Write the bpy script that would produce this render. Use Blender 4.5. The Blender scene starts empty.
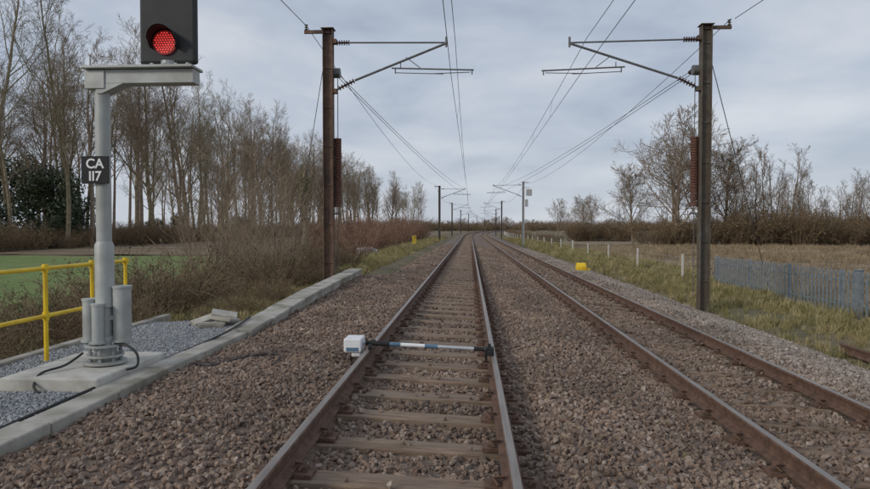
import bpy, math, random
import numpy as np
from mathutils import Vector, Matrix
random.seed(7); rng=np.random.default_rng(7)
SC=bpy.context.scene
COL=SC.collection

# ---------------------------------------------------------------- materials
def new_mat(name):
    m=bpy.data.materials.new(name); m.use_nodes=True
    nt=m.node_tree; b=nt.nodes['Principled BSDF']
    return m,nt,b
def noise_mat(name,c1,c2,scale=8,rough=0.85,bump=0.3,bscale=None,metal=0.0,stretch=(1,1,1),c3=None,s3=1.0,lo=0.35,hi=0.65,bdist=0.02,obj=True):
    m,nt,b=new_mat(name); L=nt.links; N=nt.nodes
    tc=N.new('ShaderNodeTexCoord'); mp=N.new('ShaderNodeMapping'); mp.inputs['Scale'].default_value=stretch
    L.new(tc.outputs['Object' if obj else 'Generated'],mp.inputs[0])
    n=N.new('ShaderNodeTexNoise'); n.inputs['Scale'].default_value=scale; n.inputs['Detail'].default_value=7; n.inputs['Roughness'].default_value=0.65
    L.new(mp.outputs[0],n.inputs['Vector'])
    r=N.new('ShaderNodeValToRGB'); r.color_ramp.elements[0].position=lo; r.color_ramp.elements[1].position=hi
    r.color_ramp.elements[0].color=(*c1,1); r.color_ramp.elements[1].color=(*c2,1)
    L.new(n.outputs['Fac'],r.inputs[0])
    out=r.outputs[0]
    if c3:
        n3=N.new('ShaderNodeTexNoise'); n3.inputs['Scale'].default_value=s3; n3.inputs['Detail'].default_value=4
        L.new(mp.outputs[0],n3.inputs['Vector'])
        r3=N.new('ShaderNodeValToRGB'); r3.color_ramp.elements[0].position=0.45; r3.color_ramp.elements[1].position=0.65
        L.new(n3.outputs['Fac'],r3.inputs[0])
        mx=N.new('ShaderNodeMixRGB'); L.new(r3.outputs[0],mx.inputs[0]); L.new(out,mx.inputs[1]); mx.inputs[2].default_value=(*c3,1)
        out=mx.outputs[0]
    L.new(out,b.inputs['Base Color'])
    b.inputs['Roughness'].default_value=rough; b.inputs['Metallic'].default_value=metal
    if bump>0:
        nb=N.new('ShaderNodeTexNoise'); nb.inputs['Scale'].default_value=bscale or scale*4; nb.inputs['Detail'].default_value=5
        L.new(mp.outputs[0],nb.inputs['Vector'])
        bp=N.new('ShaderNodeBump'); bp.inputs['Strength'].default_value=bump; bp.inputs['Distance'].default_value=bdist
        L.new(nb.outputs['Fac'],bp.inputs['Height']); L.new(bp.outputs[0],b.inputs['Normal'])
    return m
def rand_mat(name,cols,rough=0.9,split=None,noise=True):
    """colour per instance; split=(x0,x1,cols2) blends to another palette by instance world X"""
    m,nt,b=new_mat(name); L=nt.links; N=nt.nodes
    oi=N.new('ShaderNodeObjectInfo')
    def ramp(cs):
        r=N.new('ShaderNodeValToRGB'); r.color_ramp.interpolation='LINEAR'
        e=r.color_ramp.elements
        while len(e)<len(cs): e.new(0.5)
        for i,c in enumerate(cs):
            e[i].position=i/(len(cs)-1); e[i].color=(*c,1)
        L.new(oi.outputs['Random'],r.inputs[0]); return r.outputs[0]
    out=ramp(cols)
    if split:
        o2=ramp(split[2]); sx=N.new('ShaderNodeSeparateXYZ'); L.new(oi.outputs['Location'],sx.inputs[0])
        mr=N.new('ShaderNodeMapRange'); mr.inputs[1].default_value=split[0]; mr.inputs[2].default_value=split[1]
        L.new(sx.outputs[0],mr.inputs[0])
        mx=N.new('ShaderNodeMixRGB'); L.new(mr.outputs[0],mx.inputs[0]); L.new(out,mx.inputs[1]); L.new(o2,mx.inputs[2]); out=mx.outputs[0]
        # larger dirty patches over the bed
        pn=N.new('ShaderNodeTexNoise'); pn.inputs['Scale'].default_value=0.9; pn.inputs['Detail'].default_value=4; L.new(oi.outputs['Location'],pn.inputs['Vector'])
        pr=N.new('ShaderNodeMapRange'); pr.inputs[1].default_value=.35; pr.inputs[2].default_value=.65; pr.inputs[3].default_value=.72; pr.inputs[4].default_value=1.15; L.new(pn.outputs['Fac'],pr.inputs[0])
        pm=N.new('ShaderNodeMixRGB'); pm.blend_type='MULTIPLY'; pm.inputs[0].default_value=1; L.new(out,pm.inputs[1]); L.new(pr.outputs[0],pm.inputs[2]); out=pm.outputs[0]
    if noise:
        tc=N.new('ShaderNodeTexCoord'); n=N.new('ShaderNodeTexNoise'); n.inputs['Scale'].default_value=1.6; n.inputs['Detail'].default_value=5
        L.new(tc.outputs['Object'],n.inputs['Vector'])
        mr=N.new('ShaderNodeMapRange'); mr.inputs[1].default_value=0.3; mr.inputs[2].default_value=0.7; mr.inputs[3].default_value=0.7; mr.inputs[4].default_value=1.25
        L.new(n.outputs['Fac'],mr.inputs[0])
        ml=N.new('ShaderNodeMixRGB'); ml.blend_type='MULTIPLY'; ml.inputs[0].default_value=1
        L.new(out,ml.inputs[1]); L.new(mr.outputs[0],ml.inputs[2]); out=ml.outputs[0]
    L.new(out,b.inputs['Base Color']); b.inputs['Roughness'].default_value=rough
    return m

M={}
M['rust']=noise_mat('rail_rust',(0.075,0.042,0.028),(0.165,0.093,0.062),12,0.85,0.3)
M['railtop']=noise_mat('rail_running_top',(0.22,0.185,0.16),(0.34,0.295,0.26),5,0.45,0.05,metal=0.6,stretch=(4,0.3,4))
M['timber']=noise_mat('sleeper_timber',(0.115,0.076,0.05),(0.30,0.21,0.148),5,0.9,0.6,18,stretch=(0.5,4,4),c3=(0.23,0.175,0.13),s3=2)
M['concrete']=noise_mat('concrete',(0.30,0.28,0.24),(0.49,0.46,0.41),5,0.9,0.4,60,c3=(0.20,0.185,0.145),s3=2.5,bdist=0.006)
M['concrete_clean']=noise_mat('plinth_concrete',(0.44,0.42,0.37),(0.56,0.54,0.49),4,0.9,0.3,70,c3=(0.36,0.34,0.29),s3=3,bdist=0.004)
M['galv']=noise_mat('grey_painted_steel',(0.36,0.38,0.37),(0.46,0.475,0.455),5,0.5,0.05,metal=0.1,c3=(0.30,0.305,0.28),s3=2)
M['galv_dark']=noise_mat('galvanised_steel',(0.26,0.28,0.29),(0.38,0.40,0.41),14,0.5,0.1,metal=0.4)
M['mastbrown']=noise_mat('mast_brown_steel',(0.105,0.06,0.038),(0.20,0.125,0.085),6,0.8,0.2,c3=(0.08,0.055,0.045),s3=1.2)
M['mastgrey']=noise_mat('mast_grey_steel',(0.075,0.064,0.05),(0.145,0.125,0.10),6,0.8,0.2,c3=(0.10,0.07,0.05),s3=1.2)
M['mastlight']=noise_mat('mast_light_steel',(0.32,0.32,0.31),(0.42,0.42,0.41),6,0.7,0.1)
M['insul']=noise_mat('insulator_ceramic',(0.045,0.02,0.014),(0.07,0.032,0.022),10,0.3,0)
M['tube']=noise_mat('cantilever_tube',(0.11,0.11,0.11),(0.18,0.18,0.18),10,0.6,0.1,metal=0.3)
M['wire']=noise_mat('wire_metal',(0.06,0.06,0.065),(0.10,0.10,0.10),10,0.6,0)
M['weight']=noise_mat('weight_iron',(0.08,0.032,0.022),(0.15,0.062,0.042),12,0.8,0.3)
M['yellow']=noise_mat('yellow_paint',(0.72,0.47,0.01),(0.82,0.56,0.02),7,0.45,0.05,c3=(0.6,0.38,0.02),s3=3)
M['black']=noise_mat('black_plastic',(0.008,0.008,0.009),(0.016,0.016,0.017),10,0.75,0.05)
M['blacksheen']=noise_mat('signal_black',(0.014,0.015,0.016),(0.026,0.028,0.03),3,0.65,0.1)
M['white']=noise_mat('white_paint',(0.70,0.71,0.72),(0.80,0.80,0.80),6,0.4,0)
M['silver']=noise_mat('silver_tube',(0.42,0.44,0.46),(0.55,0.57,0.58),6,0.4,0,metal=.3)
M['blue']=noise_mat('blue_paint',(0.07,0.14,0.22),(0.11,0.19,0.28),6,0.4,0)
M['fence']=noise_mat('fence_galvanised',(0.17,0.20,0.22),(0.28,0.31,0.33),9,0.55,0.1,metal=0.25)
M['postwood']=noise_mat('pale_post',(0.45,0.43,0.38),(0.62,0.6,0.55),9,0.9,0.3)
def bark(name,a,b_): return noise_mat(name,a,b_,2.5,0.95,0.0)
M['bark_a']=bark('bark_greybrown',(0.15,0.112,0.078),(0.31,0.24,0.175))
M['bark_b']=bark('bark_olive',(0.14,0.115,0.07),(0.30,0.245,0.165))
M['bark_r']=bark('twig_reddish',(0.17,0.095,0.065),(0.29,0.175,0.12))
M['bark_h']=bark('hedge_twig',(0.12,0.085,0.052),(0.25,0.18,0.11))
M['bark_s']=bark('sapling_tan',(0.17,0.125,0.085),(0.36,0.28,0.195))
M['leafbrown']=noise_mat('dead_leaf',(0.14,0.09,0.045),(0.28,0.20,0.10),0.9,0.9,0)
M['leafgreen']=noise_mat('dull_leaf',(0.06,0.066,0.026),(0.15,0.13,0.055),0.9,0.8,0)
M['ivy']=noise_mat('ivy_leaf',(0.016,0.030,0.010),(0.05,0.07,0.025),1.5,0.6,0)
M['hose']=noise_mat('cable_black',(0.012,0.012,0.012),(0.03,0.03,0.03),10,0.6,0)

# ---------------------------------------------------------------- mesh builder
class MB:
    def __init__(s): s.v=[]; s.f=[]; s.m=[]
    def box(s,c,sz,rz=0.0,mi=0,R=None):
        x,y,z=[a/2 for a in sz]; o=len(s.v); C,S=math.cos(rz),math.sin(rz)
        for dz in(-z,z):
            for dx,dy in((-x,-y),(x,-y),(x,y),(-x,y)):
                if R is not None:
                    p=R@Vector((dx,dy,dz)); s.v.append((c[0]+p.x,c[1]+p.y,c[2]+p.z))
                else: s.v.append((c[0]+dx*C-dy*S,c[1]+dx*S+dy*C,c[2]+dz))
        for q in((3,2,1,0),(4,5,6,7),(0,1,5,4),(1,2,6,5),(2,3,7,6),(3,0,4,7)):
            s.f.append(tuple(o+i for i in q)); s.m.append(mi)
    def tube(s,pts,rad,n=8,mi=0,cap=True):
        P=[Vector(p) for p in pts]
        if not hasattr(rad,'__len__'): rad=[rad]*len(P)
        o=len(s.v); k=len(P)
        t0=(P[1]-P[0]).normalized()
        ref=Vector((0,0,1)) if abs(t0.z)<0.9 else Vector((1,0,0))
        for i in range(k):
            t=(P[min(i+1,k-1)]-P[max(i-1,0)])
            if t.length<1e-9: t=t0.copy()
            t.normalize()
            a=t.cross(ref)
            if a.length<1e-4: a=t.cross(Vector((0.3,1,0.2)))
            a.normalize(); b=t.cross(a); ref=b.cross(t) if abs(b.cross(t).dot(t))>0.5 else ref
            for j in range(n):
                an=2*math.pi*j/n; q=P[i]+(a*math.cos(an)+b*math.sin(an))*rad[i]; s.v.append((q.x,q.y,q.z))
        for i in range(k-1):
            for j in range(n):
                s.f.append((o+i*n+j,o+i*n+(j+1)%n,o+(i+1)*n+(j+1)%n,o+(i+1)*n+j)); s.m.append(mi)
        if cap:
            s.f.append(tuple(o+j for j in range(n))[::-1]); s.m.append(mi)
            s.f.append(tuple(o+(k-1)*n+j for j in range(n))); s.m.append(mi)
    def poly(s,vs,mi=0):
        o=len(s.v); s.v+= [tuple(v) for v in vs]; s.f.append(tuple(range(o,o+len(vs)))); s.m.append(mi)
    def mesh(s,name,mats):
        me=bpy.data.meshes.new(name); me.from_pydata(s.v,[],s.f)
        for mm in mats: me.materials.append(mm)
        me.polygons.foreach_set('material_index',s.m); me.update(); return me
    def obj(s,name,mats,parent=None,smooth=False,bevel=0,loc=None,link=True):
        if not isinstance(mats,(list,tuple)): mats=[mats]
        me=s.mesh(name,mats); ob=bpy.data.objects.new(name,me)
        if link: COL.objects.link(ob)
        if smooth: me.shade_smooth() if hasattr(me,'shade_smooth') else None
        if smooth:
            try: me.set_sharp_from_angle(angle=math.radians(40))
            except Exception: pass
        if bevel:
            b=ob.modifiers.new('bevel','BEVEL'); b.width=bevel; b.segments=2; b.limit_method='ANGLE'; b.angle_limit=math.radians(40)
        if parent: ob.parent=parent
        if loc: ob.location=loc
        return ob
def empty(name,loc=(0,0,0)):
    e=bpy.data.objects.new(name,None); e.location=loc; e.empty_display_size=0.3; COL.objects.link(e); return e

# ---------------------------------------------------------------- terrain
def cx(y):
    y=np.asarray(y,float)
    q=np.clip(y-120,0,480)
    return q*q/5000.0+np.clip(y-600,0,None)*0.19
GX=np.array([-3000,-60,-14,-9.5,-7.2,-6.0,-5.4,-3.6,-3.0,-2.2,6.2,6.7,7.4,8.6,10,12,60,3000])
GZ=np.array([-1.6,-1.1,-1.05,-1.0,-0.75,-0.36,-0.23,-0.24,-0.40,-0.75,-1.05,-0.86,-0.80,-0.84,-0.9,-0.95,-1.05,-1.6])
def gz(x,y):
    z=np.interp(x,GX,GZ)
    w=np.clip((np.abs(x-1.8)-5)/3,0,1)
    return z+0.06*w*np.sin(x*0.9+y*0.37)*np.cos(y*0.53-x*0.31)
BX=np.array([-3.75,-3.38,-2.8,-1.95,-1.4,-1.1,0.12,0.40,0.9,1.6,2.25,2.6,3.8,4.15,4.8,5.4,7.05])
BZ=np.array([-0.30,-0.19,-0.12,-0.135,-0.20,-0.245,-0.305,-0.30,-0.24,-0.33,-0.42,-0.455,-0.525,-0.51,-0.47,-0.56,-1.02])
def bz(x,y):
    x=np.asarray(x,float); y=np.asarray(y,float)
    z=np.interp(x,BX,BZ)
    rise=np.clip((y-9.6)/9,0,1)*np.clip((22-y)/3,0,1)*np.clip((-2.2-x)/1.2,0,1)*0.22
    lump=0.02*np.sin(x*3.1+y*1.7)*np.sin(y*2.3-x*1.1)*np.clip(np.minimum(np.abs(x+0.49),np.abs(x-3.2))-0.9,0,0.6)/0.6
    fall=np.clip((y-20)/4,0,1)*np.clip((-2.6-x)/0.9,0,1)*-0.45
    return z+rise+lump+fall
def sheet(name,xs,ys,zf,mat,follow=True,zoff=0):
    X,Y=np.meshgrid(xs,ys); Z=zf(X,Y)+zoff
    if follow: X=X+cx(Y)
    v=np.stack([X,Y,Z],-1).reshape(-1,3); nx=len(xs); ny=len(ys)
    idx=np.arange(nx*ny).reshape(ny,nx)
    f=np.stack([idx[:-1,:-1],idx[:-1,1:],idx[1:,1:],idx[1:,:-1]],-1).reshape(-1,4)
    me=bpy.data.meshes.new(name); me.from_pydata(v.tolist(),[],f.tolist()); me.materials.append(mat); me.update()
    me.shade_smooth()
    ob=bpy.data.objects.new(name,me); COL.objects.link(ob); return ob
xs=np.unique(np.concatenate([GX,np.arange(-16,16,0.5),np.arange(-60,60,6),[-1500,-700,-300,-120,120,300,700,1500]]))
ys=np.unique(np.concatenate([np.arange(-12,40,0.6),np.arange(40,140,3),np.arange(140,640,20),[800,1200,2000,3500,5000],[-200,-60]]))
gm=noise_mat('rough_ground',(0.11,0.085,0.045),(0.23,0.18,0.105),1.3,0.95,0.8,14,c3=(0.09,0.095,0.04),s3=0.25,bdist=0.08)
sheet('ground',xs,ys,gz,gm)
bm_=noise_mat('ballast_bed',(0.10,0.072,0.054),(0.27,0.20,0.16),16,0.95,1.0,22,c3=(0.17,0.125,0.098),s3=0.7,bdist=0.05)
sheet('ballast_bed',np.unique(np.concatenate([BX,np.arange(-3.7,7.0,0.2)])),np.unique(np.concatenate([np.arange(-8,40,0.25),np.arange(40,140,2),np.arange(140,700,10)])),bz,bm_)

# fields: straw/soil streaks that run mostly across the view direction of the rows
def furrow_mat(name,cd,cl,cg,sy,ang):
    m,nt,b=new_mat(name); L=nt.links; N=nt.nodes
    tc=N.new('ShaderNodeTexCoord'); mp=N.new('ShaderNodeMapping'); mp.inputs['Rotation'].default_value=(0,0,ang); mp.inputs['Scale'].default_value=(.09,1,1); L.new(tc.outputs['Object'],mp.inputs[0])
    n1=N.new('ShaderNodeTexNoise'); n1.inputs['Scale'].default_value=sy; n1.inputs['Detail'].default_value=6; n1.inputs['Roughness'].default_value=.72; L.new(mp.outputs[0],n1.inputs['Vector'])
    r=N.new('ShaderNodeValToRGB'); e=r.color_ramp.elements; e[0].position=.42; e[0].color=(*cd,1); e[1].position=.58; e[1].color=(*cl,1)
    n2=N.new('ShaderNodeTexNoise'); n2.inputs['Scale'].default_value=1.6; n2.inputs['Detail'].default_value=8; n2.inputs['Roughness'].default_value=.8; L.new(tc.outputs['Object'],n2.inputs['Vector'])
    mx=N.new('ShaderNodeMixRGB'); mx.inputs[0].default_value=.42; L.new(n1.outputs['Fac'],mx.inputs[1]); L.new(n2.outputs['Fac'],mx.inputs[2]); L.new(mx.outputs[0],r.inputs[0])
    n3=N.new('ShaderNodeTexNoise'); n3.inputs['Scale'].default_value=.12; n3.inputs['Detail'].default_value=5; L.new(mp.outputs[0],n3.inputs['Vector'])
    r3=N.new('ShaderNodeValToRGB'); r3.color_ramp.elements[0].position=.47; r3.color_ramp.elements[1].position=.56; L.new(n3.outputs['Fac'],r3.inputs[0])
    ml=N.new('ShaderNodeMath'); ml.operation='MULTIPLY'; ml.inputs[1].default_value=.65; L.new(r3.outputs[0],ml.inputs[0])
    m3=N.new('ShaderNodeMixRGB'); L.new(ml.outputs[0],m3.inputs[0]); L.new(r.outputs[0],m3.inputs[1]); m3.inputs[2].default_value=(*cg,1)
    L.new(m3.outputs[0],b.inputs['Base Color']); b.inputs['Roughness'].default_value=.95
    bp=N.new('ShaderNodeBump'); bp.inputs['Strength'].default_value=1; bp.inputs['Distance'].default_value=.25; L.new(mx.outputs[0],bp.inputs['Height']); L.new(bp.outputs[0],b.inputs['Normal'])
    return m
fg=noise_mat('crop_grass',(0.095,0.145,0.032),(0.155,0.215,0.055),0.5,0.95,0.6,9,c3=(0.16,0.18,0.06),s3=0.12,bdist=0.06)
sheet('grass_field',np.linspace(-130,-11.5,40),np.linspace(10,56,30),gz,fg,zoff=0.05)
fs=furrow_mat('ploughed_stubble',(0.085,0.055,0.034),(0.36,0.275,0.18),(0.11,0.075,0.047),.9,.10)
fs2=furrow_mat('stubble_brown',(0.13,0.088,0.055),(0.34,0.26,0.165),(0.14,0.10,0.055),.5,.3)
def ridge(x,y): return gz(x,y)+.05*np.sin(y*2*math.pi/1.25+.12*x)*np.clip((x-12)/2,0,1)
sheet('stubble_field',np.linspace(12,160,50),np.arange(4,86,.31),ridge,fs,zoff=0.06)
sheet('stubble_field',np.linspace(-50,-12,12),np.linspace(58,400,40),gz,fs2,zoff=0.06)
fd=noise_mat('ploughed',(0.15,0.11,0.07),(0.29,0.22,0.14),0.06,0.95,0.3,2,stretch=(0.5,1,1),c3=(0.10,0.12,0.05),s3=0.02)
sheet('ploughed_field',np.linspace(14,600,30),np.linspace(92,900,40),gz,fd,zoff=0.06)

# ---------------------------------------------------------------- GN scatter
def scatter(name,pts,rots,scl,idx,variants):
    c=bpy.data.collections.new(name+'_variants')
    for v in variants: c.objects.link(v)
    me=bpy.data.meshes.new(name); me.from_pydata([tuple(p) for p in pts],[],[])
    a=me.attributes.new('rot','FLOAT_VECTOR','POINT'); a.data.foreach_set('vector',np.asarray(rots,np.float32).ravel())
    a=me.attributes.new('scl','FLOAT_VECTOR','POINT'); a.data.foreach_set('vector',np.asarray(scl,np.float32).ravel())
    a=me.attributes.new('vidx','INT','POINT'); a.data.foreach_set('value',np.asarray(idx,np.int32))
    ob=bpy.data.objects.new(name,me); COL.objects.link(ob)
    ng=bpy.data.node_groups.new(name+'_gn','GeometryNodeTree')
    ng.interface.new_socket('Geometry',in_out='INPUT',socket_type='NodeSocketGeometry')
    ng.interface.new_socket('Geometry',in_out='OUTPUT',socket_type='NodeSocketGeometry')
    N=ng.nodes; L=ng.links
    gi=N.new('NodeGroupInput'); go=N.new('NodeGroupOutput'); iop=N.new('GeometryNodeInstanceOnPoints'); ci=N.new('GeometryNodeCollectionInfo')
    ci.inputs['Collection'].default_value=c; ci.inputs['Separate Children'].default_value=True; ci.inputs['Reset Children'].default_value=True
    def na(n,t):
        x=N.new('GeometryNodeInputNamedAttribute'); x.data_type=t; x.inputs['Name'].default_value=n; return x.outputs['Attribute']
    L.new(gi.outputs[0],iop.inputs['Points']); L.new(ci.outputs[0],iop.inputs['Instance']); iop.inputs['Pick Instance'].default_value=True
    L.new(na('vidx','INT'),iop.inputs['Instance Index']); L.new(na('rot','FLOAT_VECTOR'),iop.inputs['Rotation']); L.new(na('scl','FLOAT_VECTOR'),iop.inputs['Scale'])
    L.new(iop.outputs[0],go.inputs[0])
    md=ob.modifiers.new('scatter','NODES'); md.node_group=ng
    return ob

import bmesh
def rock(mat,seed,n=15):
    r=random.Random(seed); bm=bmesh.new()
    for i in range(n):
        d=Vector((r.gauss(0,1),r.gauss(0,1),r.gauss(0,1))).normalized()
        d=Vector((d.x,d.y*r.uniform(.75,.9),d.z*0.72))*r.uniform(0.85,1.1)
        bm.verts.new(d)
    res=bmesh.ops.convex_hull(bm,input=bm.verts)
    g=[e for e in res['geom_interior'] if isinstance(e,bmesh.types.BMVert)]
    bmesh.ops.delete(bm,geom=g,context='VERTS')
    me=bpy.data.meshes.new('stone'); bm.to_mesh(me); bm.free(); me.materials.append(mat)
    return bpy.data.objects.new('stone_%d'%seed,me)
stone_cols=[(0.11,0.070,0.050),(0.24,0.17,0.127),(0.17,0.113,0.083),(0.32,0.245,0.19),(0.21,0.137,0.098),(0.27,0.20,0.155),(0.14,0.10,0.08),(0.38,0.31,0.255)]
grey_cols=[(0.15,0.117,0.094),(0.32,0.265,0.225),(0.23,0.185,0.152),(0.42,0.365,0.32),(0.28,0.22,0.172),(0.36,0.31,0.268),(0.20,0.165,0.138),(0.48,0.435,0.39)]
M['stone']=rand_mat('ballast_stone',stone_cols,split=(3.4,5.2,grey_cols))
rocks=[rock(M['stone'],s) for s in range(14)]
SP=0.745
def on_sleeper(x,y,c):
    ph=(y-0.55)/SP; d=np.abs(ph-np.round(ph))*SP
    return (np.abs(x-c)<0.7)&(d<0.135)
P=[]
for (y0,y1,den,rs) in ((2.0,9,800,.9),(9,20,500,1.04),(20,38,230,1.4),(38,62,90,1.9)):
    n=int(10.4*(y1-y0)*den); x=rng.uniform(-3.38,6.95,n); y=rng.uniform(y0,y1,n)
    sc=rng.normal(0.030,0.007,n).clip(0.013,0.05)*rs
    keep=np.ones(n,bool)
    for rx in(-1.250,0.29,2.47,3.98): keep&=np.abs(x-rx)>0.075+sc*0.35
    keep&=~(on_sleeper(x,y,-0.49)&(rng.random(n)>0.025))
    keep&=~(on_sleeper(x,y,3.2)&(rng.random(n)>0.22))
    x,y,sc=x[keep],y[keep],sc[keep]
    z=bz(x,y)+rng.uniform(-0.012,0.02,len(x))+ (on_sleeper(x,y,-0.49)|on_sleeper(x,y,3.2))*0.055
    P.append(np.stack([x,y,z,sc],1))
P=np.concatenate(P); n=len(P)
sc3=P[:,3:4]*rng.uniform(0.8,1.25,(n,3))
scatter('ballast_stones',P[:,:3],rng.uniform(0,6.28,(n,3))*np.array([0.25,0.25,1]),sc3,rng.integers(0,14,n),rocks)

# gravel apron for signal
M['gravel']=rand_mat('grey_gravel',[(0.15,0.16,0.165),(0.33,0.34,0.35),(0.23,0.24,0.25),(0.44,0.45,0.46),(0.28,0.28,0.28)])
gb=noise_mat('gravel_base',(0.14,0.145,0.15),(0.30,0.305,0.31),40,0.95,0.8,60)
sheet('gravel_apron',np.linspace(-5.5,-3.68,8),np.linspace(-4,10.9,30),lambda X,Y:0*X-0.155+0.01*np.sin(Y*3+X*4),gb,follow=False)
gr=[rock(M['gravel'],s+50,12) for s in range(6)]
n=34000; x=rng.uniform(-5.5,-3.72,n); y=rng.uniform(3.6,10.9,n)
k=~((x>-4.76)&(x<-3.68)&(y>6.1)&(y<7.62)); x,y=x[k],y[k]; n=len(x)
scatter('gravel',np.stack([x,y,-0.15+0.01*np.sin(y*3+x*4)+rng.uniform(-.004,.008,n)],1),rng.uniform(0,6.28,(n,3)),rng.normal(0.0145,0.004,n).clip(.007,.026)[:,None]*rng.uniform(.8,1.2,(n,3)),rng.integers(0,6,n),gr)

# ---------------------------------------------------------------- tracks
prof=[(-.07,0),(-.07,.012),(-.02,.03),(-.009,.045),(-.009,.113),(-.034,.123),(-.0365,.148),(-.028,.158),(0,.160),(.028,.158),(.0365,.148),(.034,.123),(.009,.113),(.009,.045),(.02,.03),(.07,.012),(.07,0)]
st=np.unique(np.concatenate([np.arange(-8,60,2.0),np.arange(60,160,4),np.arange(160,700,8)]))
def rail(name,x0,zhead,parent):
    mb=MB(); k=len(prof)
    for y in st:
        c=float(cx(y))
        for (a,b) in prof: mb.v.append((x0+a+c,y,zhead-.16+b))
    for i in range(len(st)-1):
        for j in range(k-1):
            mb.f.append((i*k+j,i*k+j+1,(i+1)*k+j+1,(i+1)*k+j)); mb.m.append(1 if j in(7,8) else 0)
    return mb.obj(name,[M['rust'],M['railtop']],parent)
def track(xl,zl,xr,zr,name='railway_track'):
    e=empty(name); rail('left_rail',xl,zl,e); rail('right_rail',xr,zr,e)
    c=(xl+xr)/2; sl=(zr-zl)/(xr-xl); ang=math.atan(sl)
    mb=MB(); pl=MB(); cl=MB(); r=random.Random(int(xl*10)+99)
    y=0.55-SP*10
    while y<330:
        o=float(cx(y)); jx=r.uniform(-.03,.03); rz=r.uniform(-.015,.015)
        R=Matrix.Rotation(-ang,3,'Y')@Matrix.Rotation(rz,3,'Z')
        zc=(zl+zr)/2-.19
        mb.box((c+o+jx,y+r.uniform(-.015,.015),zc-.065+r.uniform(-.01,.004)),(2.6,.25+r.uniform(-.015,.015),.13),R=R)
        if y<60:
            for (x0,z0) in((xl,zl),(xr,zr)):
                pl.box((x0+o,y,z0-.175),(.38,.17,.028),R=Matrix.Rotation(-ang,3,'Y'))
                if y<32:
                    for sg in(-1,1):
                        b=x0+sg*.10+o; zz=z0-.145
                        cl.tube([(b,y-.07,zz),(b+sg*.035,y-.02,zz+.03),(b-sg*.04,y+.01,zz+.03),(b-sg*.045,y+.045,zz+.015),(b+sg*.02,y+.06,zz+.005)],.009,5)
                        cl.box((b+sg*.03,y+.0,z0-.155),(.04,.07,.04))
        y+=SP
    mb.obj('sleepers',M['timber'],e,bevel=0.012); pl.obj('baseplates',M['rust'],e); cl.obj('rail_clips',M['rust'],e,smooth=True)
    return e
track(-1.250,0.0,0.29,-0.07); track(2.47,-0.22,3.98,-0.30)
mb=MB()
for i,y in enumerate((8.6,12.2)):
    for (a,b) in prof: mb.v.append((6.85+a*1+0.02*i,y,-0.80+b))
k=len(prof)
for j in range(k-1): mb.f.append((j,j+1,k+j+1,k+j)); mb.m.append(0)
mb.f.append(tuple(range(k))); mb.m.append(0)
mb.obj('spare_rail',M['rust'])

# ---------------------------------------------------------------- kerb / concrete wall (cable trough)
e=empty('concrete_kerb'); mb=MB(); r=random.Random(3)
y=-3.0
while y<9.5:
    mb.box((-3.54+r.uniform(-.008,.008),y+.5,-.20+r.uniform(-.006,.006)),(.29,.985,.22),r.uniform(-.006,.006)); y+=1.0
mb.obj('kerb_units',M['concrete'],e,bevel=0.015)
e=empty('cable_trough'); mb=MB(); y=9.55
def wtop(y): return -0.06+ (min(max((y-9.6)/4.0,0),1)*0.17)+ max(y-13.6,0)*0.022
while y<19.0:
    a,b=wtop(y),wtop(y+1); ang=math.atan(b-a); R=Matrix.Rotation(ang,3,'X')
    jx=r.uniform(-.018,.018)
    mb.box((-3.52+jx,y+.5,(a+b)/2-.03),(.42,.985,.06),R=R)
    mb.box((-3.36+jx,y+.5,(a+b)/2-.21),(.05,.98,.30),R=R)
    mb.box((-3.68+jx,y+.5,(a+b)/2-.36),(.05,.98,.60),R=R)
    y+=1.0
mb.obj('trough_units',M['concrete'],e,bevel=0.012)
mb=MB(); y=-2.
while y<10.8:
    mb.box((-5.58,y+.45,-.18),(.14,.89,.16),r.uniform(-.01,.01)); y+=.9
mb.obj('edging_kerb',M['concrete'],bevel=.012)
mb=MB()
for i,(dx,dy,dz,rz,tx,ty) in enumerate(((0,0,-.12,.2,.02,.0),(.12,.25,-.06,-.3,-.16,.12),(-.25,.3,-.08,.7,.14,-.18),(.05,.4,.0,.3,.2,.25))):
    mb.box((-4.22+dx,10.25+dy,dz+.02),(.42,.28,.06),R=Matrix.Rotation(tx,3,'X')@Matrix.Rotation(rz,3,'Z')@Matrix.Rotation(ty,3,'Y'))
mb.obj('concrete_lid_pile',M['concrete'],bevel=.012)

# ---------------------------------------------------------------- signal
SX,SY=-4.03,6.85
sig=empty('railway_signal',(SX,SY,0))
mb=MB(); mb.box((-.18,.0,-.09),(1.02,1.42,.15)); mb.obj('plinth',M['concrete_clean'],sig,bevel=.02)
mb=MB()
mb.tube([(0,0,.30),(0,0,3.2)],.078,24); mb.tube([(0,0,.62),(0,0,1.30),(0,0,1.34)],[.098,.098,.08],24)
mb.tube([(0,0,.02),(0,0,.30)],.115,24)
mb.tube([(0,0,.19),(0,0,.215)],.21,28); mb.tube([(0,0,.075),(0,0,.10)],.19,28)
mb.tube([(0,0,.0),(0,0,.03)],.22,28)
mb.obj('post',M['galv'],sig,smooth=True)
mb=MB()
for dx,dy,rr,zt in((-.165,-.02,.072,.70),(.0,-.14,.062,.66),(.185,.02,.095,.84),(.06,.16,.07,.70)):
    mb.tube([(dx,dy,.25),(dx,dy,zt)],rr,20); mb.tube([(dx,dy,.235),(dx,dy,.26)],rr+.02,20)
    mb.tube([(dx,dy,zt-.012),(dx,dy,zt+.012)],rr+.008,20)
mb.box((0,0,.50),(.34,.06,.05)); 
mb.obj('base_housings',M['galv'],sig,smooth=True)
mb=MB()
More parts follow.
